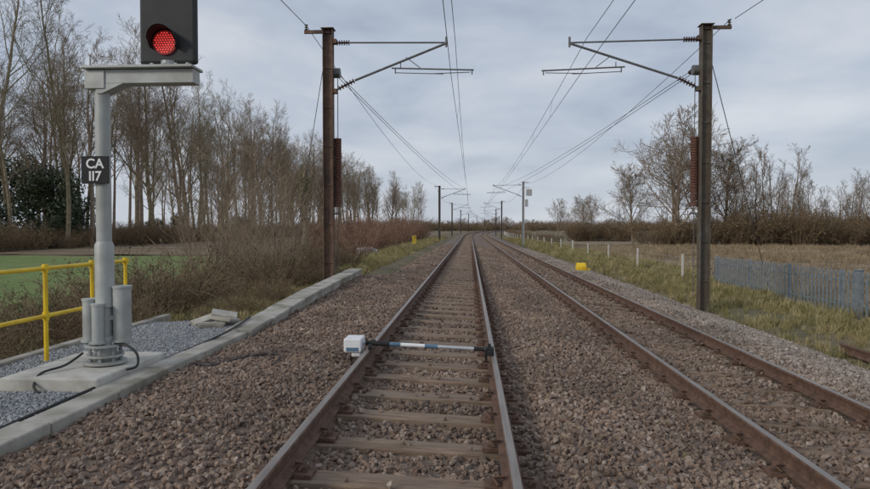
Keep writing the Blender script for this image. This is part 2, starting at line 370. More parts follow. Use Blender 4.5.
for i in range(8):
    a=i*math.pi/4+.2
    mb.tube([(.165*math.cos(a),.165*math.sin(a),.0),(.165*math.cos(a),.165*math.sin(a),.25)],.011,6)
    for z in(.035,.115,.225): mb.tube([(.165*math.cos(a),.165*math.sin(a),z),(.165*math.cos(a),.165*math.sin(a),z+.022)],.02,6)
mb.obj('bolts',M['galv_dark'],sig)
mb=MB()
mb.box((.46,0,3.225),(1.22,.30,.03))
mb.box((.52,0,3.13),(1.08,.17,.15))
mb.poly([(-.02,-.087,3.055),(.28,-.087,3.055),(.04,-.087,2.95),(-.02,-.087,2.95)]);mb.poly([(-.02,.087,3.055),(.28,.087,3.055),(.04,.087,2.95),(-.02,.087,2.95)])
mb.poly([(.28,-.087,3.055),(.28,.087,3.055),(.04,.087,2.95),(.04,-.087,2.95)])
mb.box((-.03,0,3.10),(.22,.2,.2))
for i in range(4): mb.box((.62+i*.13,-.11,3.25),(.035,.035,.02))
mb.obj('bracket_arm',M['galv'],sig,bevel=.006)
hx=.76
mb=MB(); mb.box((hx,.0,3.89),(.62,.10,1.24)); mb.box((hx,.13,3.86),(.44,.18,1.02))
mb.obj('signal_head',M['blacksheen'],sig,bevel=.03)
mb=MB(); mb.tube([(hx,0,3.24),(hx,0,3.30)],.09,16); mb.obj('head_mount',M['galv_dark'],sig)
for zi,lit in((3.49,True),(4.17,False)):
    hood=MB(); n=28; Rr=.155
    ring=[]; x0=hx-.02
    for k in range(n+1):
        a=math.pi*(-0.14)+ (math.pi*1.28)*k/n
        ring.append((math.cos(a),math.sin(a),1.0 if .12<k/n<.88 else .5))
    for k in range(n):
        a,b=ring[k],ring[k+1]; dpa=.05+.12*a[2]*max(a[1]*.5+.5,0); dpb=.05+.12*b[2]*max(b[1]*.5+.5,0)
        for R1 in(Rr,Rr-.008):
            hood.poly([(x0+a[0]*R1,-.05,zi+a[1]*R1),(x0+b[0]*R1,-.05,zi+b[1]*R1),(x0+b[0]*R1,-.05-dpb,zi+b[1]*R1),(x0+a[0]*R1,-.05-dpa,zi+a[1]*R1)])
    hood.obj('lamp_hood',M['black'],sig)
    m,nt,b=new_mat('lens_red' if lit else 'lens_dark')
    tn=nt.nodes.new('ShaderNodeTexNoise'); tn.inputs['Scale'].default_value=30
    rp=nt.nodes.new('ShaderNodeValToRGB'); rp.color_ramp.elements[0].color=(.10,.006,.006,1) if lit else (.01,.01,.01,1); rp.color_ramp.elements[1].color=(.2,.012,.012,1) if lit else (.03,.03,.03,1)
    nt.links.new(tn.outputs[0],rp.inputs[0]); nt.links.new(rp.outputs[0],b.inputs['Base Color'])
    if lit: b.inputs['Emission Color'].default_value=(1,.03,.03,1); b.inputs['Emission Strength'].default_value=.07
    mb=MB(); mb.tube([(x0,-.05,zi),(x0,-.07,zi)],.13,32); mb.obj('lens',m,sig)
    if lit:
        m2,nt,b=new_mat('led_red'); b.inputs['Base Color'].default_value=(.8,.05,.04,1)
        b.inputs['Emission Color'].default_value=(1,.07,.055,1); b.inputs['Emission Strength'].default_value=.7
        mb=MB()
        for i in range(-6,7):
            for j in range(-6,7):
                x=(i+.5*(j%2))*.029; z=j*.0255
                if x*x+z*z<.115**2: mb.tube([(x0+x,-.07,zi+z),(x0+x,-.078,zi+z)],.0078,8)
        mb.obj('led_cluster',m2,sig)
mb=MB(); mb.box((-.03,-.10,2.12),(.31,.012,.30)); mb.obj('sign_plate',M['black'],sig,bevel=.004)
mb=MB(); mb.box((0,-.085,2.2),(.19,.03,.03)); mb.box((0,-.085,2.05),(.19,.03,.03)); mb.obj('plate_clamps',M['galv_dark'],sig)
for txt,z in(('CA',2.14),('II7',2.005)):
    cu=bpy.data.curves.new('text','FONT'); cu.body=txt; cu.size=.145; cu.align_x='CENTER'; cu.extrude=.001; cu.offset=.003
    t=bpy.data.objects.new('tmp',cu); COL.objects.link(t); bpy.context.view_layer.update()
    me=bpy.data.meshes.new_from_object(t.evaluated_get(bpy.context.evaluated_depsgraph_get())); COL.objects.unlink(t)
    me.materials.clear(); me.materials.append(M['white'])
    o=bpy.data.objects.new('plate_text',me); COL.objects.link(o); o.parent=sig; o.location=(-.03,-.110,z); o.rotation_euler=(math.pi/2,0,0)
def smooth_pts(ps,k=6):
    P=[Vector(p) for p in ps]; out=[]
    for i in range(len(P)-1):
        p0=P[max(i-1,0)];p1=P[i];p2=P[i+1];p3=P[min(i+2,len(P)-1)]
        for j in range(k):
            t=j/k; out.append(.5*((2*p1)+(-p0+p2)*t+(2*p0-5*p1+4*p2-p3)*t*t+(-p0+3*p1-3*p2+p3)*t**3))
    out.append(P[-1]); return out
mb=MB()
mb.tube(smooth_pts([(.16,-.05,.2),(.30,-.10,.21),(.42,-.12,.12),(.44,-.16,.0),(.40,-.3,-.01)]),.014,8)
mb.tube(smooth_pts([(-.2,-.1,.12),(-.27,-.3,.03),(-.36,-.55,.0),(-.30,-.75,-.08),(-.18,-.85,-.13)]),.013,8)
mb.obj('hoses',M['hose'],sig,smooth=True)
mb=MB()
mb.tube(smooth_pts([(-3.75,3,-.12),(-3.74,4.2,-.125),(-3.77,5.2,-.12),(-3.72,6.6,-.1),(-3.71,8.2,-.11),(-3.6,9.3,-.05),(-3.68,10.5,.0)]),.016,8)
mb.obj('lineside_cable',M['hose'],smooth=True)
mb=MB()
pp=[(-3.25,7.4),(-3.0,7.25),(-2.85,7.6),(-2.6,7.9),(-2.35,7.8),(-2.3,7.3)]
mb.tube(smooth_pts([(a,b,float(bz(a,b))+.035) for a,b in pp]),.009,8)
mb.obj('lineside_cable',M['hose'],smooth=True)

# ---------------------------------------------------------------- yellow handrail
def handrail(ys_,x,zb,zt,yend0,yend1,r=.026,pn='yellow_handrail',skew=0):
    e=empty(pn,(x,0,0)); mb=MB()
    for y in ys_:
        mb.tube([(0,y,zb),(0,y,zt+.01)],r,14); mb.tube([(0,y,zb),(0,y,zb+.015)],r*2.6,14)
        for z in(zt,(zt+zb)/2): mb.tube([(0,y-.05,z),(0,y+.05,z)],r*1.35,14); mb.tube([(0,y,z-.05),(0,y,z+.05)],r*1.35,14)
    for z in(zt,(zt+zb)/2): mb.tube([(0,yend0,z),(0,yend1,z)],r,14)
    mb.obj('rails_and_posts',M['yellow'],e,smooth=True)
handrail([4.9,6.2,7.49,8.45,9.3],-5.15,-.16,1.0,3.5,9.3)
handrail([56,57.5,59],-5.0,-.6,.75,56,59,r=.04)

# ---------------------------------------------------------------- gauge trolley
g=empty('track_gauge_trolley',(0,7.9,0))
def tz(x): return 0.055-(x+1.244)*.0465
mb=MB(); mb.box((-1.44,0,.045),(.22,.30,.17)); mb.box((-1.40,0,-.07),(.12,.24,.06)); mb.obj('instrument_box',M['white'],g,bevel=.018)
mb=MB(); mb.box((-1.44,-.153,.0),(.15,.008,.045)); mb.tube([(-1.0,0,tz(-1.0)),(-.86,0,tz(-.86))],.0255,16); mb.tube([(-.56,0,tz(-.56)),(-.40,0,tz(-.40))],.0262,16)
mb.obj('blue_panels',M['blue'],g,bevel=.003)
mb=MB(); mb.tube([(-1.33,0,tz(-1.33)),(.20,0,tz(.2))],.022,16); mb.obj('cross_bar',M['silver'],g,smooth=True)
mb=MB(); mb.tube([(-.86,0,tz(-.86)),(-.56,0,tz(-.56))],.0245,16); mb.obj('white_sleeves',M['white'],g,smooth=True)
mb=MB()
mb.tube([(-1.30,0,tz(-1.3)),(-1.0,0,tz(-1.0))],.03,16)
mb.tube([(.05,0,tz(.05)),(.18,0,tz(.18))],.027,12)
mb.box((.24,0,-.03),(.11,.14,.09)); mb.box((.20,0,-.10),(.03,.10,.10)); mb.tube([(.24,0,0),(.24,0,.06)],.02,10); mb.tube([(.25,-.12,-.045),(.25,-.05,-.045)],.035,14)
mb.tube([(-1.24,-.16,.035),(-1.20,-.16,.035)],.035,14); mb.tube([(-1.24,.16,.035),(-1.20,.16,.035)],.035,14)
mb.obj('clamps_and_wheels',M['black'],g,bevel=.004)

# ---------------------------------------------------------------- OHL masts
def insulator(mb,a,b,rr=.075,n=6):
    a=Vector(a);b=Vector(b); pts=[];rad=[]
    for i in range(n):
        for t,q in((0,.35),(.3,.4),(.45,1),(.7,1),(.8,.4)):
            pts.append(a.lerp(b,(i+t)/n)); rad.append(rr*q)
    mb.tube(pts,rad,12)
def mast(x,y,zb,zt,mat,side,full=True,name='overhead_line_mast',hw=.13):
    e=empty(name,(x,y,0)); mb=MB(); s=side
    mb.box((-hw,0,(zb+zt)/2),(.018,.26,zt-zb)); mb.box((hw,0,(zb+zt)/2),(.018,.26,zt-zb)); mb.box((0,0,(zb+zt)/2),(2*hw-.02,.014,zt-zb))
    mb.box((0,0,zt+.012),(.36,.34,.02)); mb.box((0,0,zb+.02),(.5,.5,.3))
    mb.box((-s*.30,-.02,zt-.06),(.75,.07,.09))
    if full:
        for z in(zt-.34,5.35): mb.box((s*.19,0,z),(.12,.2,.12))
        for z in np.arange(zb+1,zt,1.1): mb.box((0,-.02,z),(2*hw,.03,.02))
    mb.obj('column',mat,e)
    ins=MB(); tb=MB(); 
    zt2=zt-.37; L=3.35 if side>0 else 3.75
    ins1=(s*.22,0,zt2); insulator(ins,ins1,(s*.62,0,zt2)); tb.tube([(s*.62,0,zt2),(s*L,0,zt2-.04)],.024,8)
    insulator(ins,(s*.28,0,5.42),(s*.75,0,5.65)); tb.tube([(s*.75,0,5.65),(s*L,0,zt2-.05)],.034,8)
    tb.tube([(s*.2,0,5.36),(s*.3,0,5.43)],.03,8)
    tb.tube([(s*(L-.02),0,zt2-.16),(s*(L-.02),0,zt2+.12)],.03,8)
    ra=L-1.55; rb=L+.75
    tb.tube([(s*ra,0,5.98),(s*rb,0,5.90)],.022,8); tb.tube([(s*(ra+.25),.0,5.97),(s*(ra+.25),0,6.12)],.015,6)
    tb.tube([(s*(L-1.15),0,6.28),(s*(L-.75),0,5.98)],.012,6); tb.tube([(s*(ra+.1),0,5.98),(s*(ra+.1),0,5.83)],.02,6)
    tb.tube([(s*(rb-.05),0,5.92),(s*(rb-.05),0,5.78)],.02,6)
    tb.tube([(s*(rb-.1),0,5.84),(s*(L-.5),0,5.81)],.012,6); tb.tube([(s*(ra+.1),0,5.85),(s*(L-.1),0,5.80)],.012,6)
    if full:
        insulator(ins,(-s*.62,-.02,zt-.02),(-s*.62,-.02,zt+.16),.05,3)
        insulator(ins,(s*.1,.35,6.05),(s*.14,.9,6.0),.06,5)
        wm=MB()
        zz=np.arange(2.1,4.05,.075); wx=s*.24
        for z in zz: wm.tube([(wx,.12,z),(wx,.12,z+.062)],.10,12)
        wm.obj('tension_weights',M['weight'],e)
        tb.tube([(wx,.12,4.0),(wx,.12,5.9)],.012,5); tb.tube([(wx,.12,zb+.5),(wx,.12,2.2)],.012,5)
        tb.tube([(s*.0,.16,5.9),(s*.3,.16,5.9)],.14,14)
        tb.box((wx-s*.05,.12,1.9),(.3,.1,.05))
    ins.obj('insulators',M['insul'],e,smooth=True); tb.obj('cantilever',M['tube'],e,smooth=True)
    return e
mast(-4.0,18,-.5,7.08,M['mastbrown'],1); mast(6.5,18.2,-1.0,7.08,M['mastgrey'],-1)
for i,(y,mt,mt2) in enumerate(((84,'mastgrey','mastlight'),(140,'mastgrey','mastgrey'),(196,'mastgrey','mastgrey'),(252,'mastgrey','mastgrey'),(310,'mastgrey','mastgrey'),(370,'mastgrey','mastgrey'))):
    c=float(cx(y)); mast(-4.0+c,y,-.8,7.0,M[mt],1,False); mast(6.6+c,y-4,-1.0,7.2,M[mt2],-1,False)
mast(-4.0,-44,-.8,7.0,M['mastgrey'],1,False); mast(6.6,-44,-.8,7.0,M['mastgrey'],-1,False)
mb=MB(); mb.box((7.3,80,5.9),(.7,.4,.8)); mb.box((7.0,80,4.6),(.35,.4,.9)); mb.box((6.95,80,6.5),(.9,.1,.08)); mb.obj('transformer_box',M['mastlight'],bevel=.03)

def wire(mb,a,b,sag,r=.008,n=24):
    a=Vector(a);b=Vector(b); ps=[]
    for i in range(n+1):
        t=i/n; p=a.lerp(b,t); p.z-=4*sag*t*(1-t); ps.append(p)
    mb.tube(ps,r,5)
mb=MB(); YS=[-44,18,84,140,196,252,310,370,430]
for xc,w in((-.42,-1),(3.2,1)):
    for i in range(len(YS)-1):
        y0,y1=YS[i],YS[i+1]; c0,c1=float(cx(y0)),float(cx(y1)); st0=.12*(-1)**i
        s0,s1=st0,-st0
        wire(mb,(xc+c0+s0,y0,5.80),(xc+c1+s1,y1,5.80),.03,.0085 if y0<80 else .015)
        wire(mb,(xc+c0,y0,6.72),(xc+c1,y1,6.72),.62,.0085 if y0<80 else .015)
        nd=9
        for k in range(1,nd):
            t=k/nd; yy=y0+(y1-y0)*t; xx=xc+c0+(c1-c0)*t; xw=xx+s0+(s1-s0)*t
            mb.tube([(xx,yy,6.72-.62*4*t*(1-t)),(xw,yy,5.80-.12*t*(1-t))],.004,4)
for i in range(len(YS)-1):
    y0,y1=YS[i],YS[i+1]; c0,c1=float(cx(y0)),float(cx(y1))
    wire(mb,(-4.62+c0,y0,7.2),(-4.62+c1,y1,7.2),.9,.010 if y0<80 else .015); wire(mb,(7.1+c0,y0,7.2),(7.2+c1,y1,7.2),.9,.010 if y0<80 else .015)
wire(mb,(-3.9,18.8,6.05),(-.6,84,6.7),.5,.010); wire(mb,(-3.9,18.8,5.95),(-.6,84,5.85),.35,.010)
wire(mb,(6.4,18.8,6.05),(3.3,84,6.7),.5,.010); wire(mb,(6.4,18.8,5.95),(3.3,84,5.85),.35,.010)
wire(mb,(6.6,18.2,6.3),(11.2,24.5,-.95),0,.012,4); wire(mb,(-4.1,18,6.3),(-6.4,22,-1),0,.010,4)
wire(mb,(-3.95,18.0,5.9),(-3.95,18.0,6.4),0,.012,2)
mb.obj('overhead_line_wires',M['wire'])

# ---------------------------------------------------------------- fences, right
e=empty('palisade_fence'); mb=MB(); y=13.0; k=0
while y<27.2:
    z=-.92
    x=10.45-.03*(y-17)*.9
    mb.box((x,y,z+.62),(.03,.075,1.12)); 
    mb.v+= [(x-.015,y-.0375,z+1.18),(x+.015,y-.0375,z+1.18),(x+.015,y+.0375,z+1.18),(x-.015,y+.0375,z+1.18),(x,y,z+1.26)]
    o=len(mb.v)-5
    for q in((0,1,4),(1,2,4),(2,3,4),(3,0,4)): mb.f.append(tuple(o+i for i in q)); mb.m.append(0)
    if k%14==0: mb.box((x+.07,y+.02,z+.6),(.10,.08,1.3))
    y+=.2; k+=1
for zz in(-.92+.28,-.92+.95):
    mb.box((10.45-.03*.9*3.1+.045,20.1,zz),(.045,14.3,.045),rz=.027)
mb.box((10.35,17.6,-.3),(.16,.16,1.3)); mb.box((10.35,17.6,.37),(.2,.2,.03))
mb.obj('pales_and_rails',M['fence'],e)
e=empty('post_and_wire_fence'); mb=MB(); wb=MB(); r=random.Random(5); y=30.4; last=None
while y<260:
    x=9.9+float(cx(y)); h=1.15+r.uniform(-.06,.08); s=.09 if y<60 else .12
    mb.box((x,y,-.9+h/2),(s,s,h),r.uniform(-.2,.2))
    if last:
        for z in(.35,.7,1.0): wb.tube([(last[0],last[1],-.9+z),(x,y,-.9+z)],.005 if y<70 else .01,4)
    last=(x,y); y+=8.0
mb.obj('posts',M['postwood'],e,bevel=.01); wb.obj('wires',M['galv_dark'],e)

e=empty('yellow_trackside_box',(5.15,30,-.52)); mb=MB(); mb.box((0,0,.13),(.46,.42,.24)); mb.tube([(-.22,0,.22),(.22,0,.22)],.18,16); mb.box((.3,0,.08),(.18,.28,.14)); mb.obj('cover',M['yellow'],e,bevel=.04)
mb=MB(); mb.box((-.1,0,0),(.9,.6,.1)); mb.obj('base',M['concrete'],e)
import mathutils
bm=bmesh.new()
for (x,y,s) in((-7.9,47,.5),(-7.2,46.6,.45),(-7.5,47.8,.45)):
    t=bmesh.ops.create_icosphere(bm,subdivisions=3,radius=s)
    for v in t['verts']:
        nn=mathutils.noise.noise(v.co*3+Vector((x,y,0)))*.3
        v.co=v.co*(1+nn); v.co.z*=.8; v.co+=Vector((x,y,-.3))
me=bpy.data.meshes.new('white_sacks'); bm.to_mesh(me); bm.free(); me.materials.append(M['white']); COL.objects.link(bpy.data.objects.new('white_sacks',me))

# ---------------------------------------------------------------- vegetation generators
def perp(d,r):
    a=Vector((r.gauss(0,1),r.gauss(0,1),r.gauss(0,1))); a=a-d*a.dot(d); return a.normalized()
def grow(mb,r,p,d,L,rad,lev,cfg):
    ns=cfg['seg'][lev]; pts=[p.copy()]; rads=[rad]; q=p.copy(); dd=d.copy()
    tip=max(rad*cfg['taper'][lev],cfg['rmin'])
    for i in range(ns):
        dd=(dd+perp(dd,r)*cfg['wob'][lev]+Vector((0,0,1))*cfg['up'][lev]).normalized()
        q=q+dd*(L/ns); pts.append(q.copy()); rads.append(rad+(tip-rad)*(i+1)/ns)
    mb.tube(pts,rads,cfg['side'][lev],cap=False)
    if lev+1<len(cfg['seg']):
        nc=cfg['kids'][lev]; nc=max(1,int(nc*r.uniform(.75,1.25)))
        for k in range(nc):
            t=cfg['start'][lev]+(1-cfg['start'][lev])*((k+r.random())/nc)
            f=t*ns; i=min(int(f),ns-1); pos=pts[i].lerp(pts[i+1],f-i); base=(pts[i+1]-pts[i]).normalized()
            a=math.radians(r.gauss(cfg['ang'][lev],8)); nd=(base*math.cos(a)+perp(base,r)*math.sin(a)).normalized()
            ll=L*cfg['len'][lev]*(1.15-cfg['fall'][lev]*t)*r.uniform(.7,1.2)
            rr=max(rads[min(i,len(rads)-1)]*cfg['rr'][lev],cfg['rmin'])
            grow(mb,r,pos,nd,ll,rr,lev+1,cfg)
TALL=dict(seg=[12,6,4,3,2],taper=[.18,.25,.3,.4,.6],wob=[.06,.14,.18,.22,.25],up=[.02,.10,.09,.06,.03],side=[7,5,4,3,3],kids=[17,7,5,4],start=[.28,.25,.2,.15],ang=[42,38,40,40],len=[.36,.5,.5,.5],fall=[.75,.45,.4,.3],rr=[.45,.5,.55,.6],rmin=.010)
def make_tree(seed,h,rad,mat,cfg,name):
    r=random.Random(seed); mb=MB(); grow(mb,r,Vector((0,0,-.3)),Vector((r.uniform(-.05,.05),r.uniform(-.05,.05),1)).normalized(),h,rad,0,cfg)
    return mb.mesh(name,[mat])
tall=[]
for s in range(7):
    c=dict(TALL); c['start']=[[.25,.4,.5,.18,.33,.45,.3][s],.25,.2,.15]; c['ang']=[[38,30,45,40,34,48,36][s],38,40,40]
    tall.append(make_tree(s+10,22.5,[.32,.25,.28,.36,.23,.28,.21][s],M['bark_a' if s%2 else 'bark_b'],c,'bare_tree_mesh'))
ROUND=dict(TALL); ROUND.update(start=[.16,.15,.15,.1],ang=[48,45,42,40],len=[.58,.5,.5,.5],kids=[19,8,6,5],taper=[.15,.2,.3,.4,.6],rmin=.013)
rnd=[make_tree(s+40,12,.26,M['bark_a'],ROUND,'round_tree_mesh') for s in range(3)]
THIN=dict(TALL); THIN.update(start=[.15,.2,.2,.1],ang=[30,32,35,38],len=[.46,.55,.55,.5],kids=[13,5,4,3],up=[.02,.14,.10,.06,.03],rmin=.009,fall=[.85,.45,.4,.3])
thin=[make_tree(s+60,9.5,.10,M['bark_h' if s%2 else 'bark_a'],THIN,'thin_tree_mesh') for s in range(6)]
def put(me,name,x,y,z,s,rz,parent=None,sz=None,follow=True):
    o=bpy.data.objects.new(name,me); o.location=(x+(float(cx(y)) if follow else 0),y,z); o.rotation_euler=(random.uniform(-.03,.03),random.uniform(-.03,.03),rz); o.scale=(s,s,sz or s)
    COL.objects.link(o)
    if parent: o.parent=parent
    return o
R=random.Random(21)
y=60
while y<210:
    k=1.18 if y<110 else 1.1
    put(R.choice(tall),'bare_tree',-51+R.uniform(-3,3),y,-1.1,R.uniform(.82,1.25)*k,R.uniform(0,6.28)); y+=R.uniform(3.6,7.2)
wood=empty('woodland')
for row,(x0,y0,y1,st_) in enumerate(((-58,56,330,6.5),(-67,60,330,8),(-80,62,300,10),(-51,210,420,7))):
    y=y0
    while y<y1:
        put(R.choice(tall),'tree',x0+R.uniform(-4,4),y,-1.1,R.uniform(.85,1.3)*(1.1 if row<3 else 1),R.uniform(0,6.28),wood); y+=st_*R.uniform(.7,1.3)
def make_bush(seed,h,w,stems,mt,ml,leaves,lsz,rmin=.006,arch=.0,name='bush_mesh'):
    r=random.Random(seed); mb=MB(); tips=[]
    for i in range(stems):
        a=r.uniform(0,6.28); rr=w*math.sqrt(r.random()); p=Vector((math.cos(a)*rr*.55,math.sin(a)*rr*.55,-.05))
        d=Vector((math.cos(a)*r.uniform(.1,.8),math.sin(a)*r.uniform(.1,.8),1)).normalized(); L=h*r.uniform(.55,1.1); q=p.copy(); pts=[q.copy()]; ns=5
        if arch<-.06: d=Vector((d.x*.45,d.y*.45,1)).normalized()
        for k in range(ns):
            d=(d+perp(d,r)*.16+Vector((0,0,-arch*(k/ns)))).normalized(); q=q+d*L/ns; pts.append(q.copy())
        r0=rmin*2.2; mb.tube(pts,[r0+(rmin-r0)*k/ns for k in range(ns+1)],3,cap=False); tips+=pts[2:]
        for k in range(7):
            j=r.randint(1,ns-1); b=pts[j].lerp(pts[j+1],r.random()); dd=((pts[j+1]-pts[j]).normalized()+perp(d,r)*r.uniform(.5,1)).normalized(); l=L*r.uniform(.18,.36)
            m_=b+dd*l*.5; e_=m_+(dd+perp(dd,r)*.35).normalized()*l*.5
            mb.tube([b,m_,e_],[rmin,rmin*.9,rmin*.7],3,cap=False); tips+=[m_,e_]
            for kk in range(2):
                d3=(dd+perp(dd,r)*.8).normalized(); mb.tube([m_,m_+d3*l*.45],[rmin*.8,rmin*.6],3,cap=False); tips.append(m_+d3*l*.45)
    for i in range(leaves):
        p=r.choice(tips)+Vector((r.gauss(0,.06),r.gauss(0,.06),r.gauss(0,.06)))*h*.5; s=lsz*r.uniform(.6,1.4)
        u=Vector((r.gauss(0,1),r.gauss(0,1),r.gauss(0,1))).normalized(); v=perp(u,r)
        mb.poly([p-u*s,p-v*s*.6,p+u*s,p+v*s*.6],1)
    return mb.mesh(name,[mt,ml])
scrub=[make_bush(s,1.5,1.1,34,M['bark_h'],M['leafbrown' if s%2 else 'leafgreen'],460,.028,arch=.3) for s in range(4)]
sap=[make_bush(s+20,4.4,.8,11,M['bark_s'],M['leafbrown'],30,.028,rmin=.0055,arch=-.08) for s in range(3)]
redw=[make_bush(s+30,3.2,1.6,40,M['bark_r'],M['leafbrown'],60,.04,rmin=.011,arch=-.03) for s in range(2)]
hedge=[make_bush(s+40,3.6,2.2,60,M['bark_h'],M['leafbrown'],1300,.07,rmin=.014) for s in range(3)]
def ivyclump(seed,h,w,n,mt,name):
    r=random.Random(seed); mb=MB(); bl=[(Vector((r.uniform(-.5,.5)*w,r.uniform(-.5,.5)*w,h*(.1+.8*r.random()))),r.uniform(.18,.32)*w) for _ in range(22)]
    for i in range(n):
        c,R0=r.choice(bl); d=Vector((r.gauss(0,1),r.gauss(0,1),r.gauss(0,1))).normalized(); p=c+d*R0*r.uniform(.7,1.1); p.z=max(p.z,0)
        s=r.uniform(.07,.17); u=perp(d,r); v=(d.cross(u)+d*r.uniform(-.6,.6)).normalized(); mb.poly([p-u*s,p-v*s*.7,p+u*s,p+v*s*.7])
    return mb.mesh(name,[mt])
ivy=[ivyclump(s,7,4.2,5200,M['ivy'],'evergreen_mesh') for s in range(2)]
for x,y,s in((-55,80,1.5),(-54,84,.8),(-60,94,1.2),(-54,106,.6),(-57,122,.8),(-55,150,.8),(-55,72,.8),(-66,90,1.9),(-52,76,.6)):
    put(R.choice(ivy),'evergreen_shrub',x,y,-1.1,s,R.uniform(0,6))
# ivy-clad broken trunk
r=random.Random(4); mb=MB(); mb.tube([(0,0,-.2),(.1,0,3),(-.05,.05,5.6),(.1,0,7.2)],[.26,.2,.16,.09],8); mb.tube([(0,0,4.6),(.5,.1,5.8),(.55,0,6.8)],[.09,.06,.03],6); mb.tube([(0,0,5.4),(-.4,.1,6.3),(-.5,0,7.1)],[.07,.05,.02],6)
for i in range(1500):
    z=r.triangular(2.2,7.3,5.6); a=r.uniform(0,6.28); q=r.uniform(.15,.5)*(1.25-abs(z-5.4)/4); p=Vector((math.cos(a)*q,math.sin(a)*q,z)); s=r.uniform(.04,.09); u=Vector((r.gauss(0,1),r.gauss(0,1),r.gauss(0,1))).normalized(); v=perp(u,r); mb.poly([p-u*s,p-v*s*.7,p+u*s,p+v*s*.7],1)
o=mb.obj('ivy_clad_tree',[M['bark_a'],M['leafgreen']]); o.location=(-12.3,47,-1.05)
ub=empty('woodland_undergrowth')
for y in np.arange(56,360,2.6):
    for x0 in(-49.5,-54,-60):
        put(R.choice(hedge),'undergrowth',x0+R.uniform(-1.5,1.5),y+R.uniform(-1,1),-1.15,R.uniform(.45,1.0),R.uniform(0,6),ub)
for i in range(56):
    y=R.uniform(10.8,30); x=R.uniform(-9.5,-5.2) if y<19 else R.uniform(-10.5,-5.2)
    put(R.choice(scrub),'bramble_bush',x,y,float(gz(x,y))-.05,R.uniform(.55,1.05),R.uniform(0,6))
for i in range(14):
    y=R.uniform(11.5,21); x=R.uniform(-5.0,-4.3)
    put(R.choice(scrub),'bramble_bush',x,y,float(gz(x,y))-.1,R.uniform(.3,.5),R.uniform(0,6))
for i in range(14):
    y=R.uniform(5.5,11); x=R.uniform(-9.5,-6.3)
    put(R.choice(scrub),'bramble_bush',x,y,float(gz(x,y))-.05,R.uniform(.45,.8),R.uniform(0,6))
for i in range(20):
    y=R.uniform(15,30); x=-.33*y+R.uniform(-2.4,1.4)
    put(R.choice(sap),'sapling',x,y,float(gz(x,y)),R.uniform(.65,1.2),R.uniform(0,6))
for i in range(52):
    y=R.uniform(44,140); x=R.uniform(-12.5,-7.0)-y*.015
    put(R.choice(redw if R.random()<.6 else scrub),'willow_scrub',x,y,float(gz(x,y)),R.uniform(.5,1.0)*(1.0+y/240),R.uniform(0,6))
put(tall[4],'bare_tree',-24,82,-1.1,.42,1); put(tall[2],'bare_tree',-21,100,-1.1,.4,2)
# right side
rh=empty('field_hedge')
x=25
while x<150:
    for dy in(0,3.5):
        yy=86+dy+R.uniform(-1,1)+(x-24)*.05
        k=R.uniform(.75,1.1)*(1.25 if 36<x<72 else 1)
        put(R.choice(hedge),'hedge_bush',x+R.uniform(-.6,.6),yy,-1.05,k,R.uniform(0,6),rh)
    x+=R.uniform(1.3,2.2)
tc_=empty('field_edge_trees')
x=34
while x<100:
    put(R.choice(thin),'tree',x,88+R.uniform(-2,7),-1.05,R.uniform(.6,1.28)*(.9+.2*math.sin(x*.35)),R.uniform(0,6.28),tc_); x+=R.uniform(.25,.75)
put(rnd[0],'bare_tree',27.2,86,-1.05,1.32,.5); put(rnd[1],'bare_tree',31.5,90,-1.05,1.2,2.5); put(rnd[2],'bare_tree',24,96,-1.05,.85,1); put(rnd[2],'bare_tree',35.5,92,-1.05,1.05,4); put(rnd[0],'bare_tree',29,93,-1.05,1.1,3.5)
put(rnd[1],'bare_tree',22,118,-1.05,.62,1.3); put(rnd[2],'bare_tree',26,150,-1.05,.7,2); put(rnd[0],'bare_tree',25,190,-1.05,.8,2)
for i in range(9): put(R.choice(hedge),'hedge_bush',19+i*1.2,120+R.uniform(-3,3),-1.05,R.uniform(.7,1.1),R.uniform(0,6),rh)
for i in range(28): put(R.choice(hedge),'hedge_bush',12+R.uniform(-.5,1),95+i*7,-1.05,R.uniform(.3,.6),R.uniform(0,6),rh)
db=empty('distant_trees')
for i in range(170):
    x=R.uniform(-150,420); y=R.uniform(470,620)
    o=put(R.choice(hedge+rnd) if R.random()<.75 else R.choice(rnd),'tree',x,y,-1.3,1,R.uniform(0,6),db,follow=False); k=R.uniform(1.4,2.4) if o.data in hedge else R.uniform(.5,.9)
    o.scale=(k*1.6,k*1.6,k)
for i in range(120):
    o=put(R.choice(hedge),'tree',-160+i*5.2,640+R.uniform(-10,10),-1.3,1,R.uniform(0,6),db,follow=False); k=R.uniform(1.6,2.6); o.scale=(k*1.7,k*1.7,k)

def tuft(seed,mat,h=.28,n=26,w=.12):
    r=random.Random(seed); mb=MB()
    for i in range(n):
        a=r.uniform(0,6.28); p=Vector((r.gauss(0,w*.45),r.gauss(0,w*.45),-.02)); L=h*r.uniform(.5,1.15); lean=r.uniform(.1,.8); d=Vector((math.cos(a)*lean,math.sin(a)*lean,1)).normalized()
        s=Vector((-math.sin(a),math.cos(a),0))*r.uniform(.003,.006)
        m=p+d*L*.55; e_=m+(d+Vector((math.cos(a),math.sin(a),-.5))*.5).normalized()*L*.45
        mb.poly([p-s,p+s,m+s*.8,m-s*.8]); mb.poly([m-s*.8,m+s*.8,e_])
    o=bpy.data.objects.new('tuft_%d'%seed,mb.mesh('tuft',[mat])); return o
M['grass']=rand_mat('verge_grass',[(0.30,0.23,0.10),(0.17,0.17,0.055),(0.42,0.33,0.165),(0.22,0.205,0.075),(0.50,0.40,0.22)],noise=False)
tufts=[tuft(s,M['grass']) for s in range(6)]
